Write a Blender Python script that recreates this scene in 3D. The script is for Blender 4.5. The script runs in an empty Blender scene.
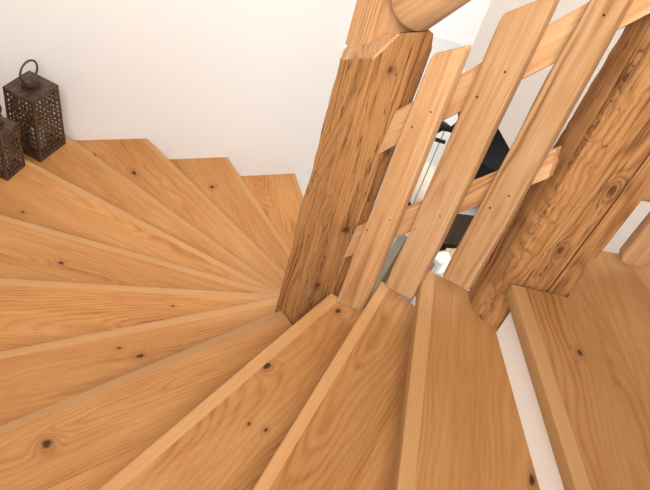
import bpy, bmesh, math, random
from mathutils import Vector, Matrix, noise
random.seed(7)
scene = bpy.context.scene
COL = scene.collection

# ------------------------------------------------------------------ camera geometry
FPX = 690.0
EYE = 3.44                       # eye height above the lower floor
STEP = 0.18
NAD = (135.0, 855.0)
_n = Vector(((NAD[0]-325)/FPX, -(NAD[1]-245)/FPX, -1.0)).normalized()
UP = -_n
FW = Vector((0, 0, -1)); FW = (FW - UP*FW.dot(UP)).normalized()
RT = FW.cross(UP)
M3 = Matrix((RT, FW, UP))
cd = bpy.data.cameras.new('camera'); cam = bpy.data.objects.new('camera', cd); COL.objects.link(cam)
cd.sensor_width = 36; cd.lens = FPX*36/650; cd.clip_start = 0.02
cam.matrix_world = Matrix.Translation((0, 0, EYE)) @ M3.to_4x4()
scene.camera = cam

def ray(px, py):
    return M3 @ Vector(((px-325)/FPX, -(py-245)/FPX, -1.0))
def at_z(px, py, z):
    r = ray(px, py); t = (z-EYE)/r.z
    return Vector((r.x*t, r.y*t, z))
def z_at(px, py, p):
    r = ray(px, py)
    return EYE + r.z*math.hypot(p[0], p[1])/math.hypot(r.x, r.y)
def at_plane(px, py, a, n):
    r = ray(px, py); t = (a[0]*n[0]+a[1]*n[1])/(r.x*n[0]+r.y*n[1])
    return Vector((r.x*t, r.y*t, EYE+r.z*t))
def lev(k): return EYE-(1.1+k*STEP)          # k risers below the top landing

# ------------------------------------------------------------------ object helpers
def empty(name, loc=(0, 0, 0), rz=0.0):
    o = bpy.data.objects.new(name, None); COL.objects.link(o)
    o.location = loc; o.rotation_euler = (0, 0, rz); o.empty_display_size = .05
    return o
def tag(o, label, cat, group=None):
    o['label'] = label; o['category'] = cat
    if group: o['group'] = group
    return o
def finish(name, bm, mat, parent=None, smooth=35, label=None, recalc=True):
    if recalc: bmesh.ops.recalc_face_normals(bm, faces=bm.faces)
    me = bpy.data.meshes.new(name); bm.to_mesh(me); bm.free()
    me.materials.append(mat)
    if smooth is not None:
        me.shade_smooth(); me.set_sharp_from_angle(angle=math.radians(smooth))
    o = bpy.data.objects.new(name, me); COL.objects.link(o)
    if parent:
        o.parent = parent
        o.matrix_parent_inverse = Matrix.Identity(4)
    if label: o['label'] = label
    return o
def new_bm():
    bm = bmesh.new()
    bm.verts.layers.float_vector.new('wood'); bm.verts.layers.float.new('tone')
    return bm
def set_wood(bm, verts, org, au, av, off=(0, 0, 0), tilt=0.0, tone=0.5):
    lw = bm.verts.layers.float_vector['wood']; lt = bm.verts.layers.float['tone']
    au = Vector(au).normalized(); av = Vector(av).normalized(); aw = au.cross(av)
    for v in verts:
        d = v.co-Vector(org); u = d.dot(au)
        v[lw] = (u+off[0], d.dot(av)+off[1], d.dot(aw)+off[2]+tilt*u); v[lt] = tone
def prism(bm, poly, z0, z1):
    b = [bm.verts.new((p[0], p[1], z0)) for p in poly]
    t = [bm.verts.new((p[0], p[1], z1)) for p in poly]
    bm.faces.new(t); bm.faces.new(list(reversed(b)))
    n = len(poly)
    for i in range(n):
        j = (i+1) % n
        bm.faces.new((b[i], b[j], t[j], t[i]))
    return b, t
def hexa(bm, c):
    """c: 8 corners, 0-3 one face, 4-7 the opposite one in the same order"""
    v = [bm.verts.new(p) for p in c]
    for f in ((0, 1, 2, 3), (7, 6, 5, 4), (0, 4, 5, 1), (1, 5, 6, 2), (2, 6, 7, 3), (3, 7, 4, 0)):
        bm.faces.new([v[i] for i in f])
    return v
def box(bm, x0, x1, y0, y1, z0, z1):
    return hexa(bm, [(x0, y0, z0), (x1, y0, z0), (x1, y1, z0), (x0, y1, z0), (x0, y0, z1), (x1, y0, z1), (x1, y1, z1), (x0, y1, z1)])
def tube(bm, pts, rad, seg=10, closed=False):
    pts = [Vector(p) for p in pts]; rings = []; n = len(pts); prev = None
    for i, p in enumerate(pts):
        if closed: d = pts[(i+1) % n]-pts[i-1]
        else: d = pts[min(i+1, n-1)]-pts[max(i-1, 0)]
        d.normalize()
        a = (prev - d*prev.dot(d)) if prev is not None else d.orthogonal()
        a.normalize(); prev = a; b = d.cross(a)
        r = rad[i] if isinstance(rad, (list, tuple)) else rad
        rings.append([bm.verts.new(p+(a*math.cos(2*math.pi*k/seg)+b*math.sin(2*math.pi*k/seg))*r) for k in range(seg)])
    m = n if closed else n-1
    for i in range(m):
        A, B = rings[i], rings[(i+1) % n]
        for k in range(seg):
            bm.faces.new((A[k], A[(k+1) % seg], B[(k+1) % seg], B[k]))
    if not closed:
        bm.faces.new(list(reversed(rings[0]))); bm.faces.new(rings[-1])
    return [v for r in rings for v in r]
def lathe(bm, prof, c=(0, 0, 0), seg=24):
    c = Vector(c); rings = []
    for r, z in prof:
        rings.append([bm.verts.new(c+Vector((r*math.cos(2*math.pi*k/seg), r*math.sin(2*math.pi*k/seg), z))) for k in range(seg)])
    for A, B in zip(rings, rings[1:]):
        for k in range(seg): bm.faces.new((A[k], A[(k+1) % seg], B[(k+1) % seg], B[k]))
    bm.faces.new(list(reversed(rings[0]))); bm.faces.new(rings[-1])
def bevel_all(bm, w, seg=2, ang=40):
    es = [e for e in bm.edges if len(e.link_faces) == 2 and e.calc_face_angle(0) > math.radians(ang)]
    bmesh.ops.bevel(bm, geom=es, offset=w, segments=seg, profile=.5, affect='EDGES', clamp_overlap=True)
def clip(poly, a, n):
    """keep the side of the line through a where n points"""
    out = []; m = len(poly)
    for i in range(m):
        p, q = poly[i], poly[(i+1) % m]
        dp = (p[0]-a[0])*n[0]+(p[1]-a[1])*n[1]; dq = (q[0]-a[0])*n[0]+(q[1]-a[1])*n[1]
        if dp >= -1e-9: out.append(p)
        if (dp > 1e-9 and dq < -1e-9) or (dp < -1e-9 and dq > 1e-9):
            t = dp/(dp-dq); out.append((p[0]+(q[0]-p[0])*t, p[1]+(q[1]-p[1])*t))
    return out

# ------------------------------------------------------------------ materials
class G:
    def __init__(s, name):
        s.m = bpy.data.materials.new(name); s.m.use_nodes = True; s.t = s.m.node_tree
        s.b = s.t.nodes['Principled BSDF']
    def n(s, typ, **kw):
        x = s.t.nodes.new(typ)
        for k, v in kw.items(): setattr(x, k, v)
        return x
    def l(s, a, b): s.t.links.new(a, b)
    def put(s, sock, v):
        if hasattr(v, 'is_output'): s.l(v, sock)
        else: sock.default_value = v
    def math(s, op, a, b=0.0, c=None):
        x = s.n('ShaderNodeMath', operation=op); s.put(x.inputs[0], a); s.put(x.inputs[1], b)
        if c is not None: s.put(x.inputs[2], c)
        return x.outputs[0]
    def noise(s, vec, scale, detail=3, rough=.55, dist=0):
        x = s.n('ShaderNodeTexNoise'); s.l(vec, x.inputs['Vector'])
        x.inputs['Scale'].default_value = scale; x.inputs['Detail'].default_value = detail
        x.inputs['Roughness'].default_value = rough; x.inputs['Distortion'].default_value = dist
        return x.outputs[0]
    def scale(s, vec, sc):
        x = s.n('ShaderNodeVectorMath', operation='MULTIPLY'); s.l(vec, x.inputs[0]); x.inputs[1].default_value = sc
        return x.outputs[0]
    def ramp(s, fac, stops, interp='LINEAR'):
        x = s.n('ShaderNodeValToRGB'); x.color_ramp.interpolation = interp
        e = x.color_ramp.elements
        while len(e) < len(stops): e.new(.5)
        for i, (p, c) in enumerate(stops): e[i].position = p; e[i].color = (*c, 1)
        s.l(fac, x.inputs[0]); return x.outputs[0]
    def mix(s, fac, a, b, mode='MIX'):
        x = s.n('ShaderNodeMix', data_type='RGBA', blend_type=mode)
        s.put(x.inputs[0], fac)
        for i, v in ((6, a), (7, b)):
            if hasattr(v, 'is_output'): s.l(v, x.inputs[i])
            else: x.inputs[i].default_value = (*v, 1)
        return x.outputs[2]
    def maprange(s, v, a, b, c, d):
        x = s.n('ShaderNodeMapRange'); s.put(x.inputs[0], v)
        for i, q in enumerate((a, b, c, d)): x.inputs[1+i].default_value = q
        return x.outputs[0]

def srgb(r, g, b):
    f = lambda c: c/12.92 if c <= .04045 else ((c+.055)/1.055)**2.4
    return (f(r/255), f(g/255), f(b/255))

def wood(name, light, mid, dark, ring=.012, ring_amt=.5, warp=.02, fibre=.35, rough=.42, bump=.1, tone_amt=.22,
         knots=(), knot_col=(.03, .012, .005), crack=0.0, spec=.35, blotch=.35, streak_amt=.3, halo_amt=.03, ust=1.0):
    g = G(name)
    at = g.n('ShaderNodeAttribute', attribute_name='wood').outputs['Vector']
    tn = g.n('ShaderNodeAttribute', attribute_name='tone').outputs['Fac']
    sp = g.n('ShaderNodeSeparateXYZ'); g.l(at, sp.inputs[0])
    u, v, w = sp.outputs
    low = g.noise(g.scale(at, (1.1, 3.5, 3.5)), 1.5, 2, .45)
    low2 = g.noise(g.scale(at, (1.8, 5.0, 5.0)), 1.7, 2, .45)
    v1 = g.math('ADD', v, g.math('MULTIPLY', g.math('SUBTRACT', low, .5), warp*4))
    w1 = g.math('ADD', w, g.math('MULTIPLY', g.math('SUBTRACT', low2, .5), warp*2))
    kmask = None; kdist = None
    if knots:
        pos = g.n('ShaderNodeNewGeometry').outputs['Position']
        for (kx, ky, kz, ka, ks, kr) in knots:
            mp = g.n('ShaderNodeMapping', vector_type='TEXTURE'); g.l(pos, mp.inputs['Vector'])
            mp.inputs['Location'].default_value = (kx, ky, kz); mp.inputs['Rotation'].default_value = (0, 0, ka)
            mp.inputs['Scale'].default_value = (ks*kr, ks, .03) if kr < 90 else (ks, ks, ks*(kr-98))
            ln = g.n('ShaderNodeVectorMath', operation='LENGTH'); g.l(mp.outputs[0], ln.inputs[0])
            d = ln.outputs['Value']
            kdist = d if kdist is None else g.math('MINIMUM', kdist, d)
        wob = g.noise(pos, 130.0, 2, .6)
        kd = g.math('ADD', kdist, g.math('MULTIPLY', g.math('SUBTRACT', wob, .5), 1.1))
        kmask = g.maprange(kd, .55, 1.05, 1.0, 0.0)
        halo = g.maprange(kdist, .8, 4.2, 1.0, 0.0)
        halo = g.math('MULTIPLY', halo, halo)
        w1 = g.math('ADD', w1, g.math('MULTIPLY', halo, halo_amt))
    r = g.math('SQRT', g.math('ADD', g.math('MULTIPLY', v1, v1), g.math('MULTIPLY', w1, w1)))
    jit = g.noise(g.scale(at, (.8, 14.0, 14.0)), 2.0, 2, .5)
    ph = g.math('ADD', g.math('MULTIPLY', r, 2*math.pi/ring), g.math('MULTIPLY', jit, 4.0))
    band = g.math('MULTIPLY_ADD', g.math('SINE', ph), .5, .5)
    band = g.math('POWER', band, 1.6)
    patch = g.maprange(g.noise(g.scale(at, (1.0, 6.0, 6.0)), 1.6, 2, .5), .36, .64, .25, 1.25)
    band = g.math('MULTIPLY', band, patch)
    streak = g.noise(g.scale(at, (1.5*ust, 38.0, 38.0)), 1.0, 5, .68, .15)
    fine = g.noise(g.scale(at, (5.0*ust, 190.0, 190.0)), 1.0, 4, .62)
    pores = g.noise(g.scale(at, (14.0, 520.0, 520.0)), 1.0, 2, .5)
    big = g.noise(g.scale(at, (.9, 3.0, 3.0)), 2.2, 2, .5)
    f = g.math('MULTIPLY', band, ring_amt)
    f = g.math('ADD', f, g.math('MULTIPLY', g.math('SUBTRACT', fine, .5), fibre*2.2))
    f = g.math('ADD', f, g.math('MULTIPLY', g.math('SUBTRACT', big, .5), blotch*2))
    f = g.math('ADD', f, g.math('MULTIPLY', g.math('SUBTRACT', streak, .5), streak_amt*2))
    f = g.math('ADD', f, .18)
    col = g.ramp(f, [(0.0, light), (.45, mid), (1.0, dark)])
    pm = g.maprange(pores, .60, .72, 0.0, .28)
    col = g.mix(pm, col, dark)
    if crack:
        ck = g.noise(g.scale(at, (1.1, 34.0, 34.0)), 1.0, 3, .55, .6)
        cm = g.maprange(g.math('ABSOLUTE', g.math('SUBTRACT', ck, .5)), 0.0, .014, crack, 0.0)
        col = g.mix(cm, col, (.06, .022, .007))
    if kmask is not None:
        col = g.mix(g.math('MULTIPLY', halo, .38), col, dark)
        col = g.mix(g.math('MULTIPLY', kmask, .9), col, knot_col)
    tv = g.math('MULTIPLY_ADD', g.math('SUBTRACT', tn, .5), tone_amt*2, 1.0)
    hs = g.n('ShaderNodeHueSaturation'); g.l(col, hs.inputs['Color']); g.l(tv, hs.inputs['Value'])
    hs.inputs['Saturation'].default_value = 1.0
    g.l(hs.outputs[0], g.b.inputs['Base Color'])
    g.b.inputs['Roughness'].default_value = rough
    g.b.inputs['Specular IOR Level'].default_value = spec
    bp = g.n('ShaderNodeBump'); bp.inputs['Strength'].default_value = bump; bp.inputs['Distance'].default_value = .004
    hgt = g.math('SUBTRACT', g.math('MULTIPLY', fine, .6), g.math('MULTIPLY', band, .5))
    g.l(hgt, bp.inputs['Height']); g.l(bp.outputs[0], g.b.inputs['Normal'])
    return g.m

def plain(name, col, rough=.6, metal=0.0, var=.06, scale=30, bump=.05, spec=.4):
    g = G(name)
    tc = g.n('ShaderNodeTexCoord').outputs['Object']
    nz = g.noise(tc, scale, 4, .6)
    c = g.ramp(nz, [(.25, tuple(x*(1-var) for x in col)), (.75, tuple(min(1, x*(1+var)) for x in col))])
    g.l(c, g.b.inputs['Base Color'])
    g.b.inputs['Roughness'].default_value = rough; g.b.inputs['Metallic'].default_value = metal
    g.b.inputs['Specular IOR Level'].default_value = spec
    bp = g.n('ShaderNodeBump'); bp.inputs['Strength'].default_value = bump; bp.inputs['Distance'].default_value = .002
    g.l(nz, bp.inputs['Height']); g.l(bp.outputs[0], g.b.inputs['Normal'])
    return g.m

M_plaster = plain('white_plaster', (.835, .82, .805), .9, 0, .012, 55, .12, .2)
M_plaster2 = plain('warm_white_plaster', (.85, .81, .77), .9, 0, .012, 55, .1, .2)
M_riser = plain('white_riser_paint', (.74, .68, .62), .75, 0, .02, 300, .05, .3)
M_floor = plain('pale_grey_tile', (.62, .60, .58), .4, 0, .05, 3, .02, .4)
M_leather = plain('black_leather', (.010, .009, .009), .55, 0, .3, 60, .15, .2)
M_black = plain('black_metal', (.012, .012, .013), .45, .4, .1, 20, .02)
M_cream = plain('cream_fabric', (.74, .66, .54), .95, 0, .06, 90, .3, .1)
M_darkwood = plain('dark_brown_wood', (.035, .019, .010), .75, 0, .35, 14, .1, .15)
M_white = plain('white_lacquer', (.85, .85, .84), .3, 0, .01, 8, .01, .5)
M_beige = plain('beige_felt', (.55, .40, .24), .9, 0, .06, 80, .2, .1)
M_grey = plain('grey_laminate', (.42, .40, .36), .45, 0, .04, 12, .03)
M_olive = plain('olive_strip', (.21, .17, .045), .5, 0, .08, 20, .03)
M_nail = plain('nail_steel', (.05, .045, .04), .5, .8, .1, 20, .02)

def bronze():
    g = G('aged_bronze')
    tc = g.n('ShaderNodeTexCoord').outputs['Object']
    a = g.noise(tc, 38, 4, .65)
    c = g.ramp(a, [(.3, (.055, .036, .026)), (.62, (.12, .075, .05)), (.8, (.22, .13, .075))])
    g.l(c, g.b.inputs['Base Color']); g.b.inputs['Metallic'].default_value = .55
    g.l(g.maprange(a, .3, .7, .55, .36), g.b.inputs['Roughness'])
    return g.m
M_bronze = bronze()


# ------------------------------------------------------------------ the staircase plan
# nosing lines, measured on the stair: (far point, inner point) at their own level, risers below the landing
NOSE = {  # name: (level, outer plan point, inner plan point)
 'a': (12, (-.350, 3.589), (.137, 2.710)), 'b': (11, (-.789, 3.352), (-.07, 2.600)), 'c': (10, (-1.246, 3.103), (-.07, 2.338)),
 'd': (9, (-1.567, 2.739), (-.05, 2.102)), 'e': (8, (-1.535, 2.303), (-.04, 1.955)), 'f': (7, (-1.366, 1.794), (-.03, 1.837)),
 'g': (6, (-1.104, 1.377), (-.02, 1.721)), 'h': (5, (-.870, 1.010), (.0, 1.610)), 'i': (4, (-.679, .718), (-.073, 1.353)),
 'j': (3, (-.334, .570), (.060, 1.336)), 'k': (2, (.007, .604), (.181, 1.284)), 'l': (1, (.279, .616), (.256, 1.213)),
 'm': (0, (.561, .631), (.424, 1.073)), 'n': (-1, (.93, .70), (.72, 1.25))}
NB = Vector((-.4848, .8746)); NL = Vector((-.8746, -.4848))      # outward normals of back and left wall
CB, CL, CN = 3.305, .80, .55
P_NEWEL = [(-.095, 1.375), (-.022, 1.312), (.068, 1.345), (.086, 1.358), (.103, 1.485), (.02, 1.525), (-.08, 1.475)]
P_POST = [(.404, 1.106), (.434, 1.095), (.507, 1.090), (.5095, 1.104), (.512, 1.090), (.553, 1.090), (.586, 1.255), (.42, 1.25), (.378, 1.176)]
EXTRA = {'i': [(-.024, 1.307)], 'h': [(-.085, 1.480), (-.099, 1.376)]}
TH = .043
STEPS = 'abcdefghijklm'
INFO = {
 'a': ('sliver of oak tread just showing between white wall and left edge of thick newel post', 0.58, 0.48),
 'b': ('oak winder step at the white wall, first full one left of the newel post', 0.60, 0.46),
 'c': ('oak winder step at the white wall with a dark oval knot near the wall', 0.58, 0.46),
 'd': ('oak winder step that the larger dark lantern stands on', 0.60, 0.46),
 'e': ('oak winder step that the smaller dark lantern stands on', 0.62, 0.58),
 'f': ('oak winder step with a small black knot and thin dark crack at far left', 0.62, 0.50),
 'g': ('oak winder step running almost level from the left edge to the newel foot', 0.64, 0.54),
 'h': ('oak winder step with two small dark knots close together, just above the darker-edged step', 0.60, 0.48),
 'i': ('oak winder step with a large dark round knot at bottom left, darker front edge', 0.54, 0.14),
 'j': ('oak winder step with wide pale front strip ending at the thick newel post foot', 0.32, 0.56),
 'k': ('oak step with pale front strip and swirling grain, under the middle baluster', 0.06, 0.50),
 'l': ('oak step under the rightmost baluster, just below the white riser', 0.06, 0.14),
 'm': ('topmost oak step with white riser, notched around the old square post', -0.12, -0.10)}  # low tones on k, l, m paint in the dimmer light at the right
SKEY = list(NOSE)

KN = [('c', 134, 173, .013, 1.7), ('b', 212, 187, .013, 1.2), ('b', 229, 226, .007, 2.2), ('d', 58, 192, .006, 1.3), ('f', 61, 263, .0085, 1.5), ('f', 88, 239, .006, 6),
      ('e', 23, 212, .006, 1.5), ('g', 18, 268, .007, 2.2), ('h', 140, 356, .007, 2.0), ('h', 119, 348, .0045, 2.0), ('i', 47, 444, .0135, 1.2),
      ('j', 267, 366, .010, 1.5), ('j', 249, 424, .0045, 1.4), ('j', 266, 430, .0045, 1.6), ('j', 338, 311, .0085, 1.3), ('j', 318, 317, .004, 2.0),
      ('m', 580, 353, .0065, 1.3), ('g', 173, 306, .004, 2), ('l', 532, 480, .007, 2.2), ('c', 95, 155, .006, 2)]
knots = []
for (s, px, py, r, el) in KN:
    L = NOSE[s]; z = lev(L[0]); p = at_z(px, py, z)
    ang = math.atan2(L[2][1]-L[1][1], L[2][0]-L[1][0])
    knots.append((p.x, p.y, z, ang, r, el))

K = .62
def wc(r, g_, b):
    return tuple(x*K for x in srgb(r, g_, b))
OAK = dict(light=wc(226, 166, 104), mid=wc(207, 141, 79), dark=wc(140, 79, 36))
M_oak = wood('oak_plank', **OAK, ring=.010, ring_amt=.26, warp=.028, fibre=.22, spec=.22, rough=.48, bump=.05, knots=knots, blotch=.34, streak_amt=.46, tone_amt=.26, knot_col=(.022, .009, .004))
M_edge = wood('oak_front_lamella', wc(228, 174, 116), wc(214, 155, 95), wc(170, 108, 58), ring=.006, ring_amt=.10, warp=.004, fibre=.26, rough=.42, bump=.05, tone_amt=.28, blotch=.12, streak_amt=.22)
M_pine = wood('pale_softwood', wc(230, 184, 136), wc(212, 158, 106), wc(150, 98, 56), ring=.0065, ring_amt=.42, warp=.010, fibre=.42, rough=.55, bump=.14, spec=.25, blotch=.35, streak_amt=.75, ust=.6)
def face_at(px, py, a, b):
    a, b = Vector(a), Vector(b); n = Vector((-(b-a).y, (b-a).x)); return at_plane(px, py, a, n)
pk = []
for (px, py, f, r, el) in ((321, 217, 1, .010, 2.2), (346, 230, 1, .012, 1.2), (315, 207, 1, .006, 2.4), (390, 70, 1, .005, 2.2), (340, 150, 1, .006, 3.0), (318, 285, 1, .007, 1.5)):
    p = face_at(px, py, P_NEWEL[f], P_NEWEL[f+1]); pk.append((p.x, p.y, p.z, 0, r, 98+el))
for (px, py, r, el) in ((628, 75, .010, 2.2), (560, 250, .006, 2.2), (612, 190, .006, 2.6)):
    p = face_at(px, py, P_POST[1], P_POST[5]); pk.append((p.x, p.y, p.z, 0, r, 98+el))
M_old = wood('weathered_timber', wc(206, 150, 94), wc(174, 118, 68), wc(86, 50, 24), ring=.0075, ring_amt=.34, warp=.022, fibre=.55, rough=.75, bump=.55, crack=.9, spec=.2, blotch=.45, streak_amt=.75, knots=pk, knot_col=wc(100, 52, 26), halo_amt=.018, tone_amt=.3, ust=.45)

def build_step(i):
    s = SKEY[i]; lv, po, pi = NOSE[s]; lv2, po2, pi2 = NOSE[SKEY[i+1]]
    z = lev(lv)
    po, pi, po2, pi2 = map(Vector, (po, pi, po2, pi2))
    d = (pi-po).normalized(); n = Vector((d.y, -d.x))           # n points to the upstairs side
    d2 = (pi2-po2).normalized(); n2 = Vector((d2.y, -d2.x))
    big = 6.0
    # band between own nosing and the next nosing (tucked .05 under it)
    poly = [tuple(Vector((-.1, 1.4))+Vector((x, y))*big) for x, y in ((-1, -1), (1, -1), (1, 1), (-1, 1))]
    poly = clip(poly, po, n)
    if s == 'm':
        # top tread: notched around the square post, open to the right
        poly = [tuple(pi), (.555, 1.087), (.590, 1.262), (.95, 1.33), (1.12, .75), (1.16, .1)]
        poly += [tuple(po-d*1.0)]
    else:
        back = po2+n2*(.03 if s == 'g' else .07)
        poly = clip(poly, back, -n2)
    def inner(poly):
        a, b = pi, pi2+n2*.07 if s not in 'hil' else pi2
        e = (b-a).normalized(); ni = Vector((-e.y, e.x))
        mid = po
        if (mid-a).dot(ni) < 0: ni = -ni
        return clip(poly, a, ni)
    if s == 'l':
        # the step below the top one runs round the foot of the square post
        poly = clip(poly, (0, 1.0), (0, -1))
        q = next(k for k in range(len(poly)) if abs(poly[k][1]-1) < 1e-6 and abs(poly[(k+1) % len(poly)][1]-1) < 1e-6)
        ch = [tuple(pi), (.388, 1.180), (.414, 1.107), (.50, 1.098)]
        if (Vector(poly[q])-Vector(ch[0])).length > (Vector(poly[(q+1) % len(poly)])-Vector(ch[0])).length: ch.reverse()
        poly = poly[:q+1]+ch+poly[q+1:]
    elif s != 'm': poly = inner(poly)
    poly = clip(poly, NB*(CB-.0015), -NB); poly = clip(poly, NL*(CL-.002), -NL); poly = clip(poly, NB*-CN, NB)
    if s in EXTRA:
        # wrap the inner edge round the faces of the big post
        a, b = pi, pi2
        m = len(poly); best = None
        for q in range(m):
            p0, p1 = Vector(poly[q]), Vector(poly[(q+1) % m])
            err = min((p0-a).length, (p1-a).length)+abs((p0-a).cross((b-a).normalized()))+abs((p1-a).cross((b-a).normalized()))
            if best is None or err < best[0]: best = (err, q)
        q = best[1]; p0 = Vector(poly[q])
        ex = EXTRA[s]
        ex = sorted(ex, key=lambda p: (Vector(p)-p0).length)
        poly = poly[:q+1]+ex+poly[q+1:]
    root = empty('stair_step', (0, 0, 0))
    lab, tone, etone = INFO[s]
    tag(root, lab, 'stair step', 'oak winder steps of the spiral stair')
    rnd = random.Random(100+i)
    # front strip
    SW = {'i': .028, 'j': .036, 'k': .030, 'l': .034, 'm': .03}.get(s, .03)
    strip = clip(poly, po+n*SW, -n)
    bm = new_bm(); prism(bm, strip, z-TH, z)
    es = []
    for e in bm.edges:
        if all(abs((v.co.xy-po).dot(n)) < 1e-4 for v in e.verts) and abs(e.verts[0].co.z-e.verts[1].co.z) < 1e-5: es.append(e)
    bmesh.ops.bevel(bm, geom=es, offset=.006, segments=3, profile=.5, affect='EDGES')
    set_wood(bm, bm.verts, (po.x, po.y, z), (d.x, d.y, 0), (n.x, n.y, 0), (rnd.uniform(0, 9), .3, .2), 0, etone)
    so = finish('nosing_strip', bm, M_edge, root, 25)
    if s in 'jk': so['label'] = 'pale oak front strip'
    if s == 'i': so['label'] = 'darker oak front strip'
    # the rest of the tread: glued planks parallel to the nosing, all in one board
    bm = new_bm(); v0 = SW
    vmax = max((Vector(p)-po).dot(n) for p in poly)
    k = 0
    while v0 < vmax-1e-3:
        wd = rnd.uniform(.13, .21); v1 = v0+wd
        if vmax-v1 < .03: v1 = vmax+.01
        pl = clip(clip(poly, po+n*v0, n), po+n*v1, -n)
        if len(pl) >= 3:
            before = set(bm.verts)
            prism(bm, pl, z-TH, z)
            vs = [v for v in bm.verts if v not in before]
            set_wood(bm, vs, (po.x, po.y, z), (d.x, d.y, 0), (n.x, n.y, 0),
                     (rnd.uniform(0, 9), -v0-rnd.uniform(0, .18), rnd.uniform(.03, .10)), rnd.uniform(-.12, .12), tone+rnd.uniform(-.16, .16))
        v0 = v1; k += 1
    finish('tread_board', bm, M_oak, root, 25)
    # painted riser below the front edge, set back under the nosing
    sb_ = .034 if s == 'm' else .046
    b0, b1 = po+n*sb_, po+n*(sb_+.016)
    bandp = clip(clip(poly, b0, n), b1, -n)
    if len(bandp) >= 3:
        bm = new_bm(); prism(bm, bandp, z-STEP+.0005 if lv < 12 else 0.0, z-TH)
        finish('riser', bm, M_riser, root, None, 'white painted riser')
    return root
for i in range(13): build_step(i)

# ------------------------------------------------------------------ old timber posts
def loft_post(bm, poly, z0, z1s, seed, amp=.003, nz=26, cols=5, waney=None):
    """vertical timber with flat but uneven faces; z1s = height of each corner at the top"""
    n = len(poly); ring_xy = []; ring_top = []; corner = []
    for i in range(n):
        a, b = Vector(poly[i]), Vector(poly[(i+1) % n]); m = max(1, min(cols, int((b-a).length/.018)))
        for k in range(m):
            f = k/m; ring_xy.append(a.lerp(b, f)); ring_top.append(z1s[i]*(1-f)+z1s[(i+1) % n]*f); corner.append((i, f))
    c = sum((Vector(p) for p in poly), Vector((0, 0)))/n
    rows = []
    for r in range(nz+1):
        row = []
        for p, zt, (ci, f) in zip(ring_xy, ring_top, corner):
            z = z0+(zt-z0)*r/nz
            o = (p-c).normalized()
            dd = noise.noise(Vector((p.x*22, p.y*22, z*4+seed)))*amp+noise.noise(Vector((p.x*60, p.y*60, z*11+seed)))*amp*.5
            if waney and f == 0 and ci in waney:
                dd -= abs((noise.noise(Vector((seed, ci*3, z*14)))+.8*noise.noise(Vector((seed, ci*5, z*38)))))*waney[ci]
            q = p+o*dd
            row.append(bm.verts.new((q.x, q.y, z)))
        rows.append(row)
    m = len(ring_xy)
    for A, B in zip(rows, rows[1:]):
        for k in range(m): bm.faces.new((A[k], A[(k+1) % m], B[(k+1) % m], B[k]))
    bm.faces.new(list(reversed(rows[0])))
    return rows[-1], corner

newel = empty('newel_post', (0, 1.42, 0))
tag(newel, 'thick weathered timber newel post with a slanted pale top, in the middle', 'post')
NP = P_NEWEL[:]
pm = Vector(NP[1]).lerp(Vector(NP[2]), .42)
poly = [NP[0], NP[1], tuple(pm), NP[2], (.072, 1.365), NP[3], NP[4], NP[5], NP[6]]
tops = [z_at(341, 61, NP[0]), z_at(377, 60, NP[1]), z_at(396, 33, pm), z_at(415, 28, NP[2]), z_at(416, 30, NP[2]), z_at(417, 28, NP[3]), z_at(429, 52, NP[4]), z_at(429, 45, NP[4]), z_at(352, 49, (-.083, 1.43))]
bm = new_bm()
top, cor = loft_post(bm, poly, .0, tops, 3.1, .004, 60, 6, {0: .006, 1: .008})
g0 = [v for v, (ci, f) in zip(top, cor)]
i2 = next(k for k, (ci, f) in enumerate(cor) if ci == 2 and f == 0)
i8 = next(k for k, (ci, f) in enumerate(cor) if ci == 8 and f == 0)
facet = [v.co.copy() for v in g0[0:i2+1]+g0[i8:]]
bm.faces.new(g0[0:i2+1]+g0[i8:])
bm.faces.new(g0[i2:i8+1])
set_wood(bm, bm.verts, (0.0, 1.42, 0), (0, 0, 1), (1, -.25, 0), (.3, .05, .09), .03, .58)
nb_ = finish('post_body', bm, M_old, newel, 30)
nb_.location = (0, -1.42, 0)
bm = new_bm()
fn = (facet[2]-facet[0]).cross(facet[-2]-facet[0]).normalized()
if fn.z < 0: fn = -fn
fa = [bm.verts.new(p-fn*.004) for p in facet]; fb = [bm.verts.new(p+fn*.0025) for p in facet]
bm.faces.new(fb); bm.faces.new(list(reversed(fa)))
for k in range(len(fa)): bm.faces.new((fa[k], fa[(k+1) % len(fa)], fb[(k+1) % len(fa)], fb[k]))
set_wood(bm, bm.verts, facet[0], facet[-1]-facet[0], fn.cross(facet[-1]-facet[0]), (.3, .05, .09), .03, .80)
o = finish('cut_face', bm, M_pine, newel, 30, 'pale freshly cut slanted face'); o.location = (0, -1.42, 0)
# pale carved head of the post
bm = new_bm()
hp = [(-.094, 1.425), (-.045, 1.385), (.012, 1.372), (.060, 1.392), (.066, 1.45), (.02, 1.50), (-.06, 1.495)]
zb = z_at(396, 33, pm)-.12
rows = []
hz = [zb, zb+.06, z_at(365, 42, (-.04, 1.385)), EYE-.70, EYE-.62, EYE-.54, EYE-.49, EYE-.465]
for r, z in enumerate(hz):
    sc = 1.0 if r < 5 else (1, .97, .88, .7)[r-4]
    c = Vector((0, 1.44)); rows.append([])
    NS = 40
    for k in range(NS):
        t = k/NS*len(hp); a = Vector(hp[int(t)]); b = Vector(hp[(int(t)+1) % len(hp)])
        q = a.lerp(b, t-int(t)); q = c+(q-c)*sc*(1-.03*noise.noise(Vector((q.x*20, q.y*20, z*6))))
        rows[-1].append(bm.verts.new((q.x, q.y, z)))
for A, B in zip(rows, rows[1:]):
    for k in range(40): bm.faces.new((A[k], A[(k+1) % 40], B[(k+1) % 40], B[k]))
bm.faces.new(list(reversed(rows[0]))); bm.faces.new(rows[-1])
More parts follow.
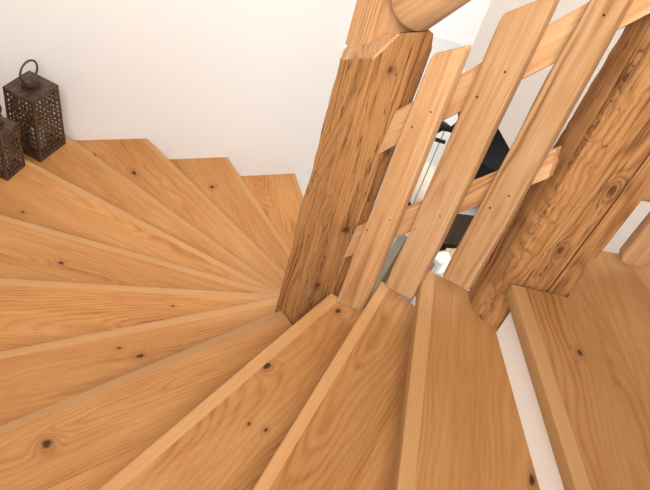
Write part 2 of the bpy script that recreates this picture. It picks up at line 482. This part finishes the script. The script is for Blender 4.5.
set_wood(bm, bm.verts, (0, 1.42, 0), (0, 0, 1), (1, 0, 0), (2.3, .02, .06), .03, .60)
o = finish('post_head', bm, M_pine, newel, 40, 'pale rounded post head'); o.location = (0, -1.42, 0)

post = empty('timber_post', (.48, 1.17, 0))
tag(post, 'old square timber post with rough splintered edge, at the right beside the topmost step', 'post')
bm = new_bm()
pp = P_POST[:]
top, cor = loft_post(bm, pp, lev(1)+.0005, [EYE-.12]*9, 8.7, .0035, 150, 7, {0: .013, 1: .008, 8: .003})
bm.faces.new(top)
set_wood(bm, bm.verts, (.48, 1.17, 0), (0, 0, 1), (1, -.1, 0), (5.1, -.05, .07), -.04, .40)
o = finish('post_body', bm, M_old, post, 30); o.location = (-.48, -1.17, 0)

# ------------------------------------------------------------------ balustrade
A0 = Vector((.02, 1.33)); TD = Vector((.8, -.6)); BN = Vector((.6, .8))     # along, and away from the viewer
def bp(t, z, depth=0.0):
    p = A0+TD*t+BN*depth
    return Vector((p.x, p.y, z))
def tz(px, py, depth=0.0):
    a = A0+BN*depth; q = at_plane(px, py, a, BN)
    return (Vector((q.x, q.y))-a).dot(TD), q.z
def board(name, corners, d0, d1, mat, seed, tone, axis, parent=None, amp=.0025, bev=.005, nseg=14):
    """board in the balustrade plane: corners (t,z) = bottom-left, bottom-right, top-right, top-left"""
    bm = new_bm(); bl, br, tr, tl = corners
    rows = []
    fl = [0, .006, .02]+[k/nseg for k in range(1, nseg)]+[.98, .994, 1]
    for r, f in enumerate(fl):
        L = (bl[0]+(tl[0]-bl[0])*f, bl[1]+(tl[1]-bl[1])*f); R = (br[0]+(tr[0]-br[0])*f, br[1]+(tr[1]-br[1])*f)
        w1 = noise.noise(Vector((seed, f*5, 0)))*amp*2; w2 = noise.noise(Vector((seed+7, f*5, 0)))*amp*2
        rnd_ = 1.0
        e = min(f, 1-f)
        ins = {0: .006, 1: .0025, 2: .0005}.get(min(r, len(fl)-1-r), 0)
        du = Vector((R[0]-L[0], R[1]-L[1])).normalized()
        row = []
        m = 4
        for k in range(m+1):
            g = k/m
            q = (L[0]+(R[0]-L[0])*g, L[1]+(R[1]-L[1])*g)
            s_ = (w1*(1-g)+w2*g)+(ins if k == 0 else (-ins if k == m else 0))
            row.append((q[0]+du[0]*s_, q[1]+du[1]*s_))
        rows.append(row)
    F = []; B = []
    for row in rows:
        F.append([bm.verts.new(bp(t, z, d0+.002*noise.noise(Vector((t*15, z*5, seed))))) for t, z in row])
        B.append([bm.verts.new(bp(t, z, d1)) for t, z in row])
    nr = len(rows); m = len(rows[0])
    for r in range(nr-1):
        for k in range(m-1):
            bm.faces.new((F[r][k], F[r][k+1], F[r+1][k+1], F[r+1][k])); bm.faces.new((B[r][k], B[r+1][k], B[r+1][k+1], B[r][k+1]))
        bm.faces.new((F[r][0], F[r+1][0], B[r+1][0], B[r][0])); bm.faces.new((F[r][-1], B[r][-1], B[r+1][-1], F[r+1][-1]))
    for k in range(m-1):
        bm.faces.new((F[0][k], B[0][k], B[0][k+1], F[0][k+1])); bm.faces.new((F[-1][k], F[-1][k+1], B[-1][k+1], B[-1][k]))
    bmesh.ops.recalc_face_normals(bm, faces=bm.faces)
    bevel_all(bm, bev, 3, 50)
    o3 = bp(bl[0], bl[1], d0)
    if axis == 'z': au, av = (0, 0, 1), (TD.x, TD.y, 0)
    else:
        v = bp(br[0], br[1])-bp(bl[0], bl[1]); au = v.normalized(); av = au.cross(Vector((BN.x, BN.y, 0)))
    rr = random.Random(seed)
    set_wood(bm, bm.verts, o3, au, av, (rr.uniform(0, 9), -rr.uniform(0, .06), rr.uniform(.03, .07)), rr.uniform(-.03, .03), tone)
    return finish(name, bm, mat, parent, 40)
def nail(parent, loc, px, py, depth, r=.0022):
    t, z = tz(px, py, depth)
    p = bp(t, z, depth-.0008); q = bp(t, z, depth+.006)
    bm = new_bm(); tube(bm, [p-Vector(loc), q-Vector(loc)], r, 8)
    finish('nail', bm, M_nail, parent, 30, 'dark nail head')

BD0, BD1, RD1 = 0.0, .023, .046
def q(px, py, d=0.0): return tz(px, py, d)
BAL = [
 ((335, 302), (361, 312), (467, 46), (431, 55), 'leftmost pale softwood baluster board, beside the thick newel post', [(412, 127), (431, 112), (367, 230), (390, 220)], .78),
 ((385, 287), (411.5, 300), (558, -8), (502, 14), 'middle pale softwood baluster board with a wavy top end', [(505, 72), (477, 97), (416, 229), (440, 216)], .36),
 ((441, 277), (468, 292), (662, -60), (612, -45), 'rightmost pale softwood baluster board before the old square post', [(604, 15), (509, 196), (490, 208)], .16)]
for n_, (bl, br, tr, tl, lab, nails, tone) in enumerate(BAL):
    c = [q(*bl), q(*br), q(*tr), q(*tl)]
    base = bp((c[0][0]+c[1][0])/2, min(c[0][1], c[1][1]))
    root = empty('baluster', base); tag(root, lab, 'baluster', 'pale softwood balusters')
    o = board('baluster_board', c, BD0, BD1, M_pine, 11+n_*5, tone, 'z', root); o.location = -base
    for nl in nails:
        nail(root, base, nl[0], nl[1], BD0)
# sloping rails behind the balusters
for nm, c, lab, tone, seed in (
    ('guard_rail', [(376, 155), (690, -8), (676, -48), (394, 112)], 'upper sloping pale softwood rail behind the balusters', .84, 41),
    ('guard_rail', [(342, 259), (547, 179), (555, 149), (356, 227)], 'lower sloping pale softwood rail behind the balusters', .84, 52)):
    cc = [q(*p, BD1) for p in c]
    o = board(nm, cc, BD1+.003, RD1, M_pine, seed, tone, 'r', None, .002, .006, 6)
    tag(o, lab, 'rail')
# round log handrail from the post head up to the right
hb = new_bm()
s0 = q(414, 7, .055); s1 = (s0[0]+.30, s0[1]+.465)
pts = []; rad = []
for k in range(15):
    f = k/14; r = .060
    if k == 0: r = .042
    if k == 1: r = .054
    if k == 2: r = .059
    ff = (0, .008, .03)[k] if k < 3 else f
    pts.append(bp(s0[0]+(s1[0]-s0[0])*ff, s0[1]+(s1[1]-s0[1])*ff, .040)); rad.append(r*(1+.04*noise.noise(Vector((k*.4, 2, 0)))))
vs = tube(hb, pts, rad, 20)
ax = (pts[-1]-pts[0]).normalized()
set_wood(hb, hb.verts, pts[0], ax, ax.orthogonal(), (1.1, .01, .02), .03, .58)
o = finish('handrail', hb, M_pine, None, 50); tag(o, 'round pale log handrail rising right from the top of the thick newel post', 'handrail')

# board of the next balustrade, right of the old post
zb = lev(0)+.035
c0 = at_z(617, 263, zb)
e1 = Vector((.985, .17, 0)); e2 = Vector((-.17, .985, 0))
root = empty('baluster', c0); tag(root, 'baluster board with rounded lower corner, right of the old square post', 'baluster', 'pale softwood balusters')
bm = new_bm()
F = []
prof = [(.020, 0), (.066, 0), (.086, .018), (.086, .86), (0, .86), (0, .022), (.006, .008)]
f0 = [bm.verts.new(e1*a+Vector((0, 0, b))) for a, b in prof]; f1 = [bm.verts.new(e1*a+e2*.026+Vector((0, 0, b))) for a, b in prof]
bm.faces.new(f0); bm.faces.new(list(reversed(f1)))
for k in range(len(prof)): bm.faces.new((f0[k], f1[k], f1[(k+1) % len(prof)], f0[(k+1) % len(prof)]))
bmesh.ops.recalc_face_normals(bm, faces=bm.faces); bevel_all(bm, .003, 2, 50)
set_wood(bm, bm.verts, (0, 0, 0), (0, 0, 1), e1, (4, -.02, .05), .01, .42)
finish('baluster_board', bm, M_pine, root, 40)
bm = new_bm()
r0 = Vector((.575, 1.20, 0)); r1 = c0+e1*.30+e2*.026; r1.z = 0
dd = (r1-r0)
ya = c0+e2*.027; 
hexa(bm, [ya-e1*.04+Vector((0, 0, .17)), ya+e1*.5+Vector((0, 0, .17)), ya+e1*.5+Vector((0, 0, .25)), ya-e1*.04+Vector((0, 0, .25)),
          ya-e1*.04+e2*.024+Vector((0, 0, .17)), ya+e1*.5+e2*.024+Vector((0, 0, .17)), ya+e1*.5+e2*.024+Vector((0, 0, .25)), ya-e1*.04+e2*.024+Vector((0, 0, .25))])
bmesh.ops.recalc_face_normals(bm, faces=bm.faces); bevel_all(bm, .004, 2, 50)
set_wood(bm, bm.verts, c0, e1, (0, 0, 1), (7, -.02, .05), .01, .4)
o = finish('guard_rail', bm, M_pine, None, 40); tag(o, 'short rail right of the old square post behind the cut-off baluster board', 'rail')

# ------------------------------------------------------------------ lanterns
def filigree(w0, w1, h, cols, rows, seed, frame):
    """one pierced side panel in the xz plane: w0 bottom width, w1 top width"""
    bm = bmesh.new(); rr = random.Random(seed)
    def W(z): return w0+(w1-w0)*z/h
    pts = {}
    for r in range(rows+1):
        for c in range(cols+1):
            x = c/cols; z = r/rows
            jx = rr.uniform(-.30, .30)/cols if 0 < c < cols else 0
            jz = rr.uniform(-.30, .30)/rows if 0 < r < rows else 0
            x += jx; z += jz
            zz = frame+z*(h-2*frame); ww = W(zz)-2*frame
            pts[r, c] = Vector(((x-.5)*ww, 0, zz))
    for r in range(rows):
        for c in range(cols):
            qd = [pts[r, c], pts[r, c+1], pts[r+1, c+1], pts[r+1, c]]
            ce = sum(qd, Vector())/4
            outer = []; inner_ = []
            for k in range(4):
                a, b = qd[k], qd[(k+1) % 4]
                outer += [a, (a+b)/2]
            s = rr.uniform(.58, .76)
            for k, p in enumerate(outer):
                f = s*(.80 if k % 2 == 0 else 1.0)
                inner_.append(ce+(p-ce)*f)
            ov = [bm.verts.new(p) for p in outer]; iv = [bm.verts.new(p) for p in inner_]
            for k in range(8): bm.faces.new((ov[k], ov[(k+1) % 8], iv[(k+1) % 8], iv[k]))
    # rim
    H = h; corners_o = [Vector((-w0/2, 0, 0)), Vector((w0/2, 0, 0)), Vector((w1/2, 0, H)), Vector((-w1/2, 0, H))]
    corners_i = [pts[0, 0], pts[0, cols], pts[rows, cols], pts[rows, 0]]
    for k in range(4):
        bm.faces.new([bm.verts.new(p) for p in (corners_o[k], corners_o[(k+1) % 4], corners_i[(k+1) % 4], corners_i[k])])
    bmesh.ops.remove_doubles(bm, verts=bm.verts, dist=.0002)
    ret = bmesh.ops.extrude_face_region(bm, geom=list(bm.faces))
    for v in ret['geom']:
        if isinstance(v, bmesh.types.BMVert): v.co.y += .0022
    return bm
def lantern(label, loc, rz, w0, w1, h, cols, rows, seed):
    root = empty('lantern', loc, rz); tag(root, label, 'lantern', 'pierced metal lanterns')
    t = .005
    bm = bmesh.new(); box(bm, -w0/2-.001, w0/2+.001, -w0/2-.001, w0/2+.001, 0, .008); bevel_all(bm, .002, 2)
    finish('base', bm, M_bronze, root, 30)
    for k in range(4):
        bm = filigree(w0-.004, w1-.004, h-.012, cols, rows, seed+k, .010)
        tilt = math.atan2((w0-w1)/2, h)
        mt = Matrix.Rotation(k*math.pi/2, 4, 'Z') @ Matrix.Translation((0, -w0/2, .008)) @ Matrix.Rotation(-tilt, 4, 'X')
        bmesh.ops.transform(bm, matrix=mt, verts=bm.verts)
        finish('side_panel', bm, M_bronze, root, 30)
    for k in range(4):
        a = k*math.pi/2+math.pi/4
        bm = bmesh.new(); r0, r1 = w0/2*math.sqrt(2), w1/2*math.sqrt(2)
        tube(bm, [(math.cos(a)*r0*.985, math.sin(a)*r0*.985, .006), (math.cos(a)*r1*.985, math.sin(a)*r1*.985, h-.002)], .0042, 6)
        finish('corner_bar', bm, M_bronze, root, 40)
    bm = bmesh.new(); e = w1/2+.002
    box(bm, -e, e, -e, e, h-.004, h+.004)
    top = [v for v in bm.verts if v.co.z > h]
    bevel_all(bm, .0015, 2)
    finish('roof_plate', bm, M_bronze, root, 30)
    bm = bmesh.new(); R = w1*.25
    lathe(bm, [(R*1.04, h+.003), (R*1.04, h+.012), (R*.95, h+.013)])
    lathe(bm, [(R*.9, h+.030), (R*1.0, h+.031), (R*1.0, h+.050), (R*.94, h+.056), (R*.2, h+.060)])
    for k in range(9):
        a = k*math.pi/4.5; tube(bm, [(R*.93*math.cos(a), R*.93*math.sin(a), h+.010), (R*.93*math.cos(a), R*.93*math.sin(a), h+.032)], .0045, 6)
    finish('chimney_cap', bm, M_bronze, root, 40)
    bm = bmesh.new(); rh = w1*.32; cz = h+.056+rh*.62
    pts = [(rh*math.sin(a), 0, cz-rh*math.cos(a)) for a in [math.radians(45+10*k) for k in range(28)]]
    tube(bm, pts, .0056, 8)
    finish('carrying_ring', bm, M_bronze, root, 50)
    # candle inside
    bm = bmesh.new(); lathe(bm, [(w1*.2, .008), (w1*.2, .008+h*.25), (w1*.05, .008+h*.25)])
    finish('candle', bm, M_cream, root, 40)
zd = lev(9); ze = lev(8)
def lan(front, right, topfront, z):
    f, r = at_z(*front, z), at_z(*right, z)
    w = (r-f).length; a = math.atan2(r.y-f.y, r.x-f.x)
    c = f+(r-f)/2+Vector((-math.sin(a), math.cos(a), 0))*w/2
    h = z_at(*topfront, f)-z
    return c, a, w, h
c, a, w, h = lan((40.6, 162.4), (65.6, 143.6), (33.4, 104), zd)
lantern('larger pierced dark bronze lantern standing against the white wall', c, a, w, w*.93, h, 7, 12, 5)
c, a, w, h = lan((7.5, 181), (25.2, 166), (2.5, 138.5), ze)
lantern('smaller pierced dark bronze lantern cut off by the left edge', c, a, w, w*.93, h, 6, 9, 9)

# ------------------------------------------------------------------ room shell
def struct(name, bm, mat):
    o = finish(name, bm, mat, None, None); o['kind'] = 'structure'; return o
def wall(name, p0, p1, nrm, z0, z1, mat, th=.12):
    p0, p1, nrm = Vector(p0), Vector(p1), Vector(nrm)
    bm = bmesh.new(); prism(bm, [tuple(p0), tuple(p1), tuple(p1+nrm*th), tuple(p0+nrm*th)], z0, z1)
    return struct(name, bm, mat)
BT = Vector((.8746, .4848))
cor = NB*CB+NL*CL
ZT = 5.6
wall('wall_back', cor+NL*.12, Vector((.02, 0))+Vector((0, (CB+.4848*.02)/.8746)), NB, -.0, ZT, M_plaster)
wall('wall_left', cor, NL*CL-NB*CN, NL, 0, ZT, M_plaster)
wall('wall_far', (-1.5, 6.3), (5.0, 6.3), (0, 1), 0, ZT, M_plaster)
bm = bmesh.new(); prism(bm, [(-3, -3), (5.2, -3), (5.2, 6.5), (-3, 6.5)], -.1, 0); struct('floor', bm, M_floor)
bm = bmesh.new(); prism(bm, [(-3, -3), (5.2, -3), (5.2, 6.5), (-3, 6.5)], ZT+.001, ZT+.1); struct('ceiling', bm, M_plaster)
nr = -NB*.62+BT*.35
wall('wall_front', nr, nr+BT*3.6, -NB, 0, ZT, M_plaster)
# white bulkhead of the upper floor across the stairwell
zk = 1.45
a0 = at_z(498.0, 128.0, zk); b0 = at_z(509.5, 148.5, zk)
dk = (b0-a0).normalized()
# left vertical edge seen at (466,61)-(485,0)
def on_line(px, py):
    nn = Vector((-dk.y, dk.x)); return at_plane(px, py, a0, nn)
le = on_line(466, 61)
lp = Vector((le.x, le.y)); far = lp+Vector((dk.x, dk.y))*4.0
nn = Vector((-dk.y, dk.x)); 
if nn.dot(lp) < 0: nn = -nn
wall('wall_right', lp, far, nn, zk, ZT, M_plaster2, .14)

# ------------------------------------------------------------------ things in the room below
# black leather armchair
ac = at_z(522, 172, .35)
root = empty('armchair', (ac.x, ac.y+.12, 0), math.radians(-20)); tag(root, 'black leather armchair in the room below, between middle and rightmost balusters', 'armchair')
def soft(name, dims, mat, parent, b=.05):
    bm = bmesh.new(); box(bm, *dims); bevel_all(bm, b, 4); return finish(name, bm, mat, parent, 60)
soft('seat', (-.30, .30, -.35, .30, .14, .42), M_leather, root)
soft('backrest', (-.32, .32, .25, .45, .12, .85), M_leather, root)
for s in (-1, 1):
    soft('armrest', (s*.36-.08, s*.36+.08, -.36, .42, .10, .58), M_leather, root)
for x in (-.36, .36):
    for y in (-.28, .36):
        bm = bmesh.new(); tube(bm, [(x, y, 0), (x, y, .12)], .02, 10); finish('leg', bm, M_darkwood, root, 40)
# black floor lamp
lb = at_z(432, 160, 0.55)
root = empty('floor_lamp', (lb.x, lb.y, 0)); tag(root, 'floor lamp with thin grey pole and black head below, left of the middle baluster', 'lamp')
bm = bmesh.new(); lathe(bm, [(.13, 0), (.13, .015), (.02, .03)]); finish('base', bm, M_black, root, 40)
bm = bmesh.new(); tube(bm, [(0, 0, .02), (0, 0, .84)], .0045, 8); finish('pole', bm, M_grey, root, 40)
bm = bmesh.new(); tube(bm, [(-.035, 0, .72), (.035, 0, .72)], .014, 8); finish('joint', bm, M_black, root, 40)
bm = bmesh.new(); tube(bm, [(-.06, 0, .80), (-.02, 0, .84), (.04, 0, .83), (.07, 0, .90)], [.035, .032, .022, .02], 10); finish('lamp_head', bm, M_black, root, 40)
bm = bmesh.new(); tube(bm, [(.07, 0, .90), (.045, 0, .96), (.09, 0, 1.02)], .012, 8); finish('arm', bm, M_black, root, 40)
# cream cushion roll
cb = at_z(428, 188, .16)
bm = bmesh.new(); vs = tube(bm, [(-.19, 0, .13), (-.18, 0, .13), (-.1, .0, .13), (.1, 0, .13), (.18, 0, .13), (.19, 0, .13)], [.06, .115, .13, .13, .115, .06], 20)
o = finish('bolster_cushion', bm, M_cream, None, 60); o.location = (cb.x, cb.y, 0); o.rotation_euler = (0, 0, math.radians(105))
tag(o, 'cream rolled cushion on the floor below, between the left and middle balusters', 'cushion')
# dark brown stool with beige pad
sb = at_z(455, 240, .40)
root = empty('stool', (sb.x+.02, sb.y+.09, 0), math.radians(15)); tag(root, 'dark brown wooden stool in the room below, under the lower rail', 'stool')
bm = bmesh.new(); box(bm, -.14, .14, -.14, .14, .38, .42); bevel_all(bm, .008, 2); finish('seat', bm, M_darkwood, root, 30)
for x in (-.115, .115):
    for y in (-.115, .115):
        bm = bmesh.new(); box(bm, x-.018, x+.018, y-.018, y+.018, 0, .38); finish('leg', bm, M_darkwood, root, 30)
pb = at_z(448, 258, .40)
bm = bmesh.new(); box(bm, -.08, .08, -.045, .045, 0, .46); bevel_all(bm, .035, 4)
o = finish('upholstered_box', bm, M_beige, None, 50); o.location = (pb.x, pb.y-.03, 0); o.rotation_euler = (0, 0, math.radians(35))
tag(o, 'beige rounded upholstered box in front of the dark brown stool below', 'box')
wb = at_z(436, 263, .60)
bm = bmesh.new(); box(bm, -.11, .11, -.07, .07, 0, .60); bevel_all(bm, .006, 2)
o = finish('white_cabinet', bm, M_white, None, 30); o.location = (wb.x, wb.y, 0); o.rotation_euler = (0, 0, math.radians(30))
tag(o, 'white low cabinet below, just past the tip of the step under the rightmost baluster', 'cabinet')
# grey panel with an olive strip and white frame, leaning under the stair
pg = at_z(392, 262, .9)
root = empty('framed_panel', (pg.x-.11, pg.y-.15, 0), math.radians(-37)); tag(root, 'leaning grey panel with white frame and olive strip, low between left and middle balusters', 'panel')
tl_ = math.radians(-12)
def leaning(name, x0, x1, y0, y1, z0, z1, mat, lab=None):
    bm = bmesh.new(); box(bm, x0, x1, y0, y1, z0, z1)
    bmesh.ops.transform(bm, matrix=Matrix.Rotation(tl_, 4, 'X'), verts=bm.verts)
    return finish(name, bm, mat, root, 30, lab)
leaning('board', -.045, .20, 0, .02, .02, 1.1, M_grey)
leaning('olive_strip', .0, .022, -.006, 0, .03, 1.07, M_olive, 'olive green strip')
leaning('frame', -.06, -.045, -.01, .03, 0.006, 1.12, M_white); leaning('frame', .20, .22, -.01, .03, 0.006, 1.12, M_white)
leaning('frame', -.045, .20, -.01, .03, 1.1, 1.12, M_white)

# ------------------------------------------------------------------ light
wd = bpy.data.worlds.new('world'); scene.world = wd; wd.use_nodes = True
bg = wd.node_tree.nodes['Background']; bg.inputs[0].default_value = (1.0, .985, .965, 1); bg.inputs[1].default_value = 1.3
def area(name, loc, target, size, power, col, spread=180):
    l = bpy.data.lights.new(name, 'AREA'); l.shape = 'RECTANGLE'; l.size, l.size_y = size; l.energy = power; l.color = col; l.spread = math.radians(spread)
    o = bpy.data.objects.new(name, l); COL.objects.link(o); o.location = loc
    o.rotation_euler = (Vector(target)-Vector(loc)).to_track_quat('-Z', 'Y').to_euler()
    return o
area('stair_wall_fill', (-.25, -1.0, 4.7), (-1.1, 2.6, 2.5), (1.5, 1.5), 62, (1, .97, .93), 110)  # unseen area light added to brighten the walls, no window there
area('bulkhead_fill', (.75, 2.3, 5.3), (le.x+.5, le.y, 3.0), (.8, .8), 26, (1, .97, .93), 110)  # added only to lift the grey bulkhead, not an actual hall lamp
area('lower_room_fill', (1.2, 4.4, 3.0), (1.0, 4.6, 0), (1.0, 1.0), 20, (1, .97, .93))  # added fill for the room below, no fixture behind it
vs_ = scene.view_settings
scene.display_settings.display_device = 'sRGB'
vs_.view_transform = 'Standard'; vs_.look = 'None'; vs_.gamma = 1; vs_.use_curve_mapping = False
vs_.exposure = 0.60
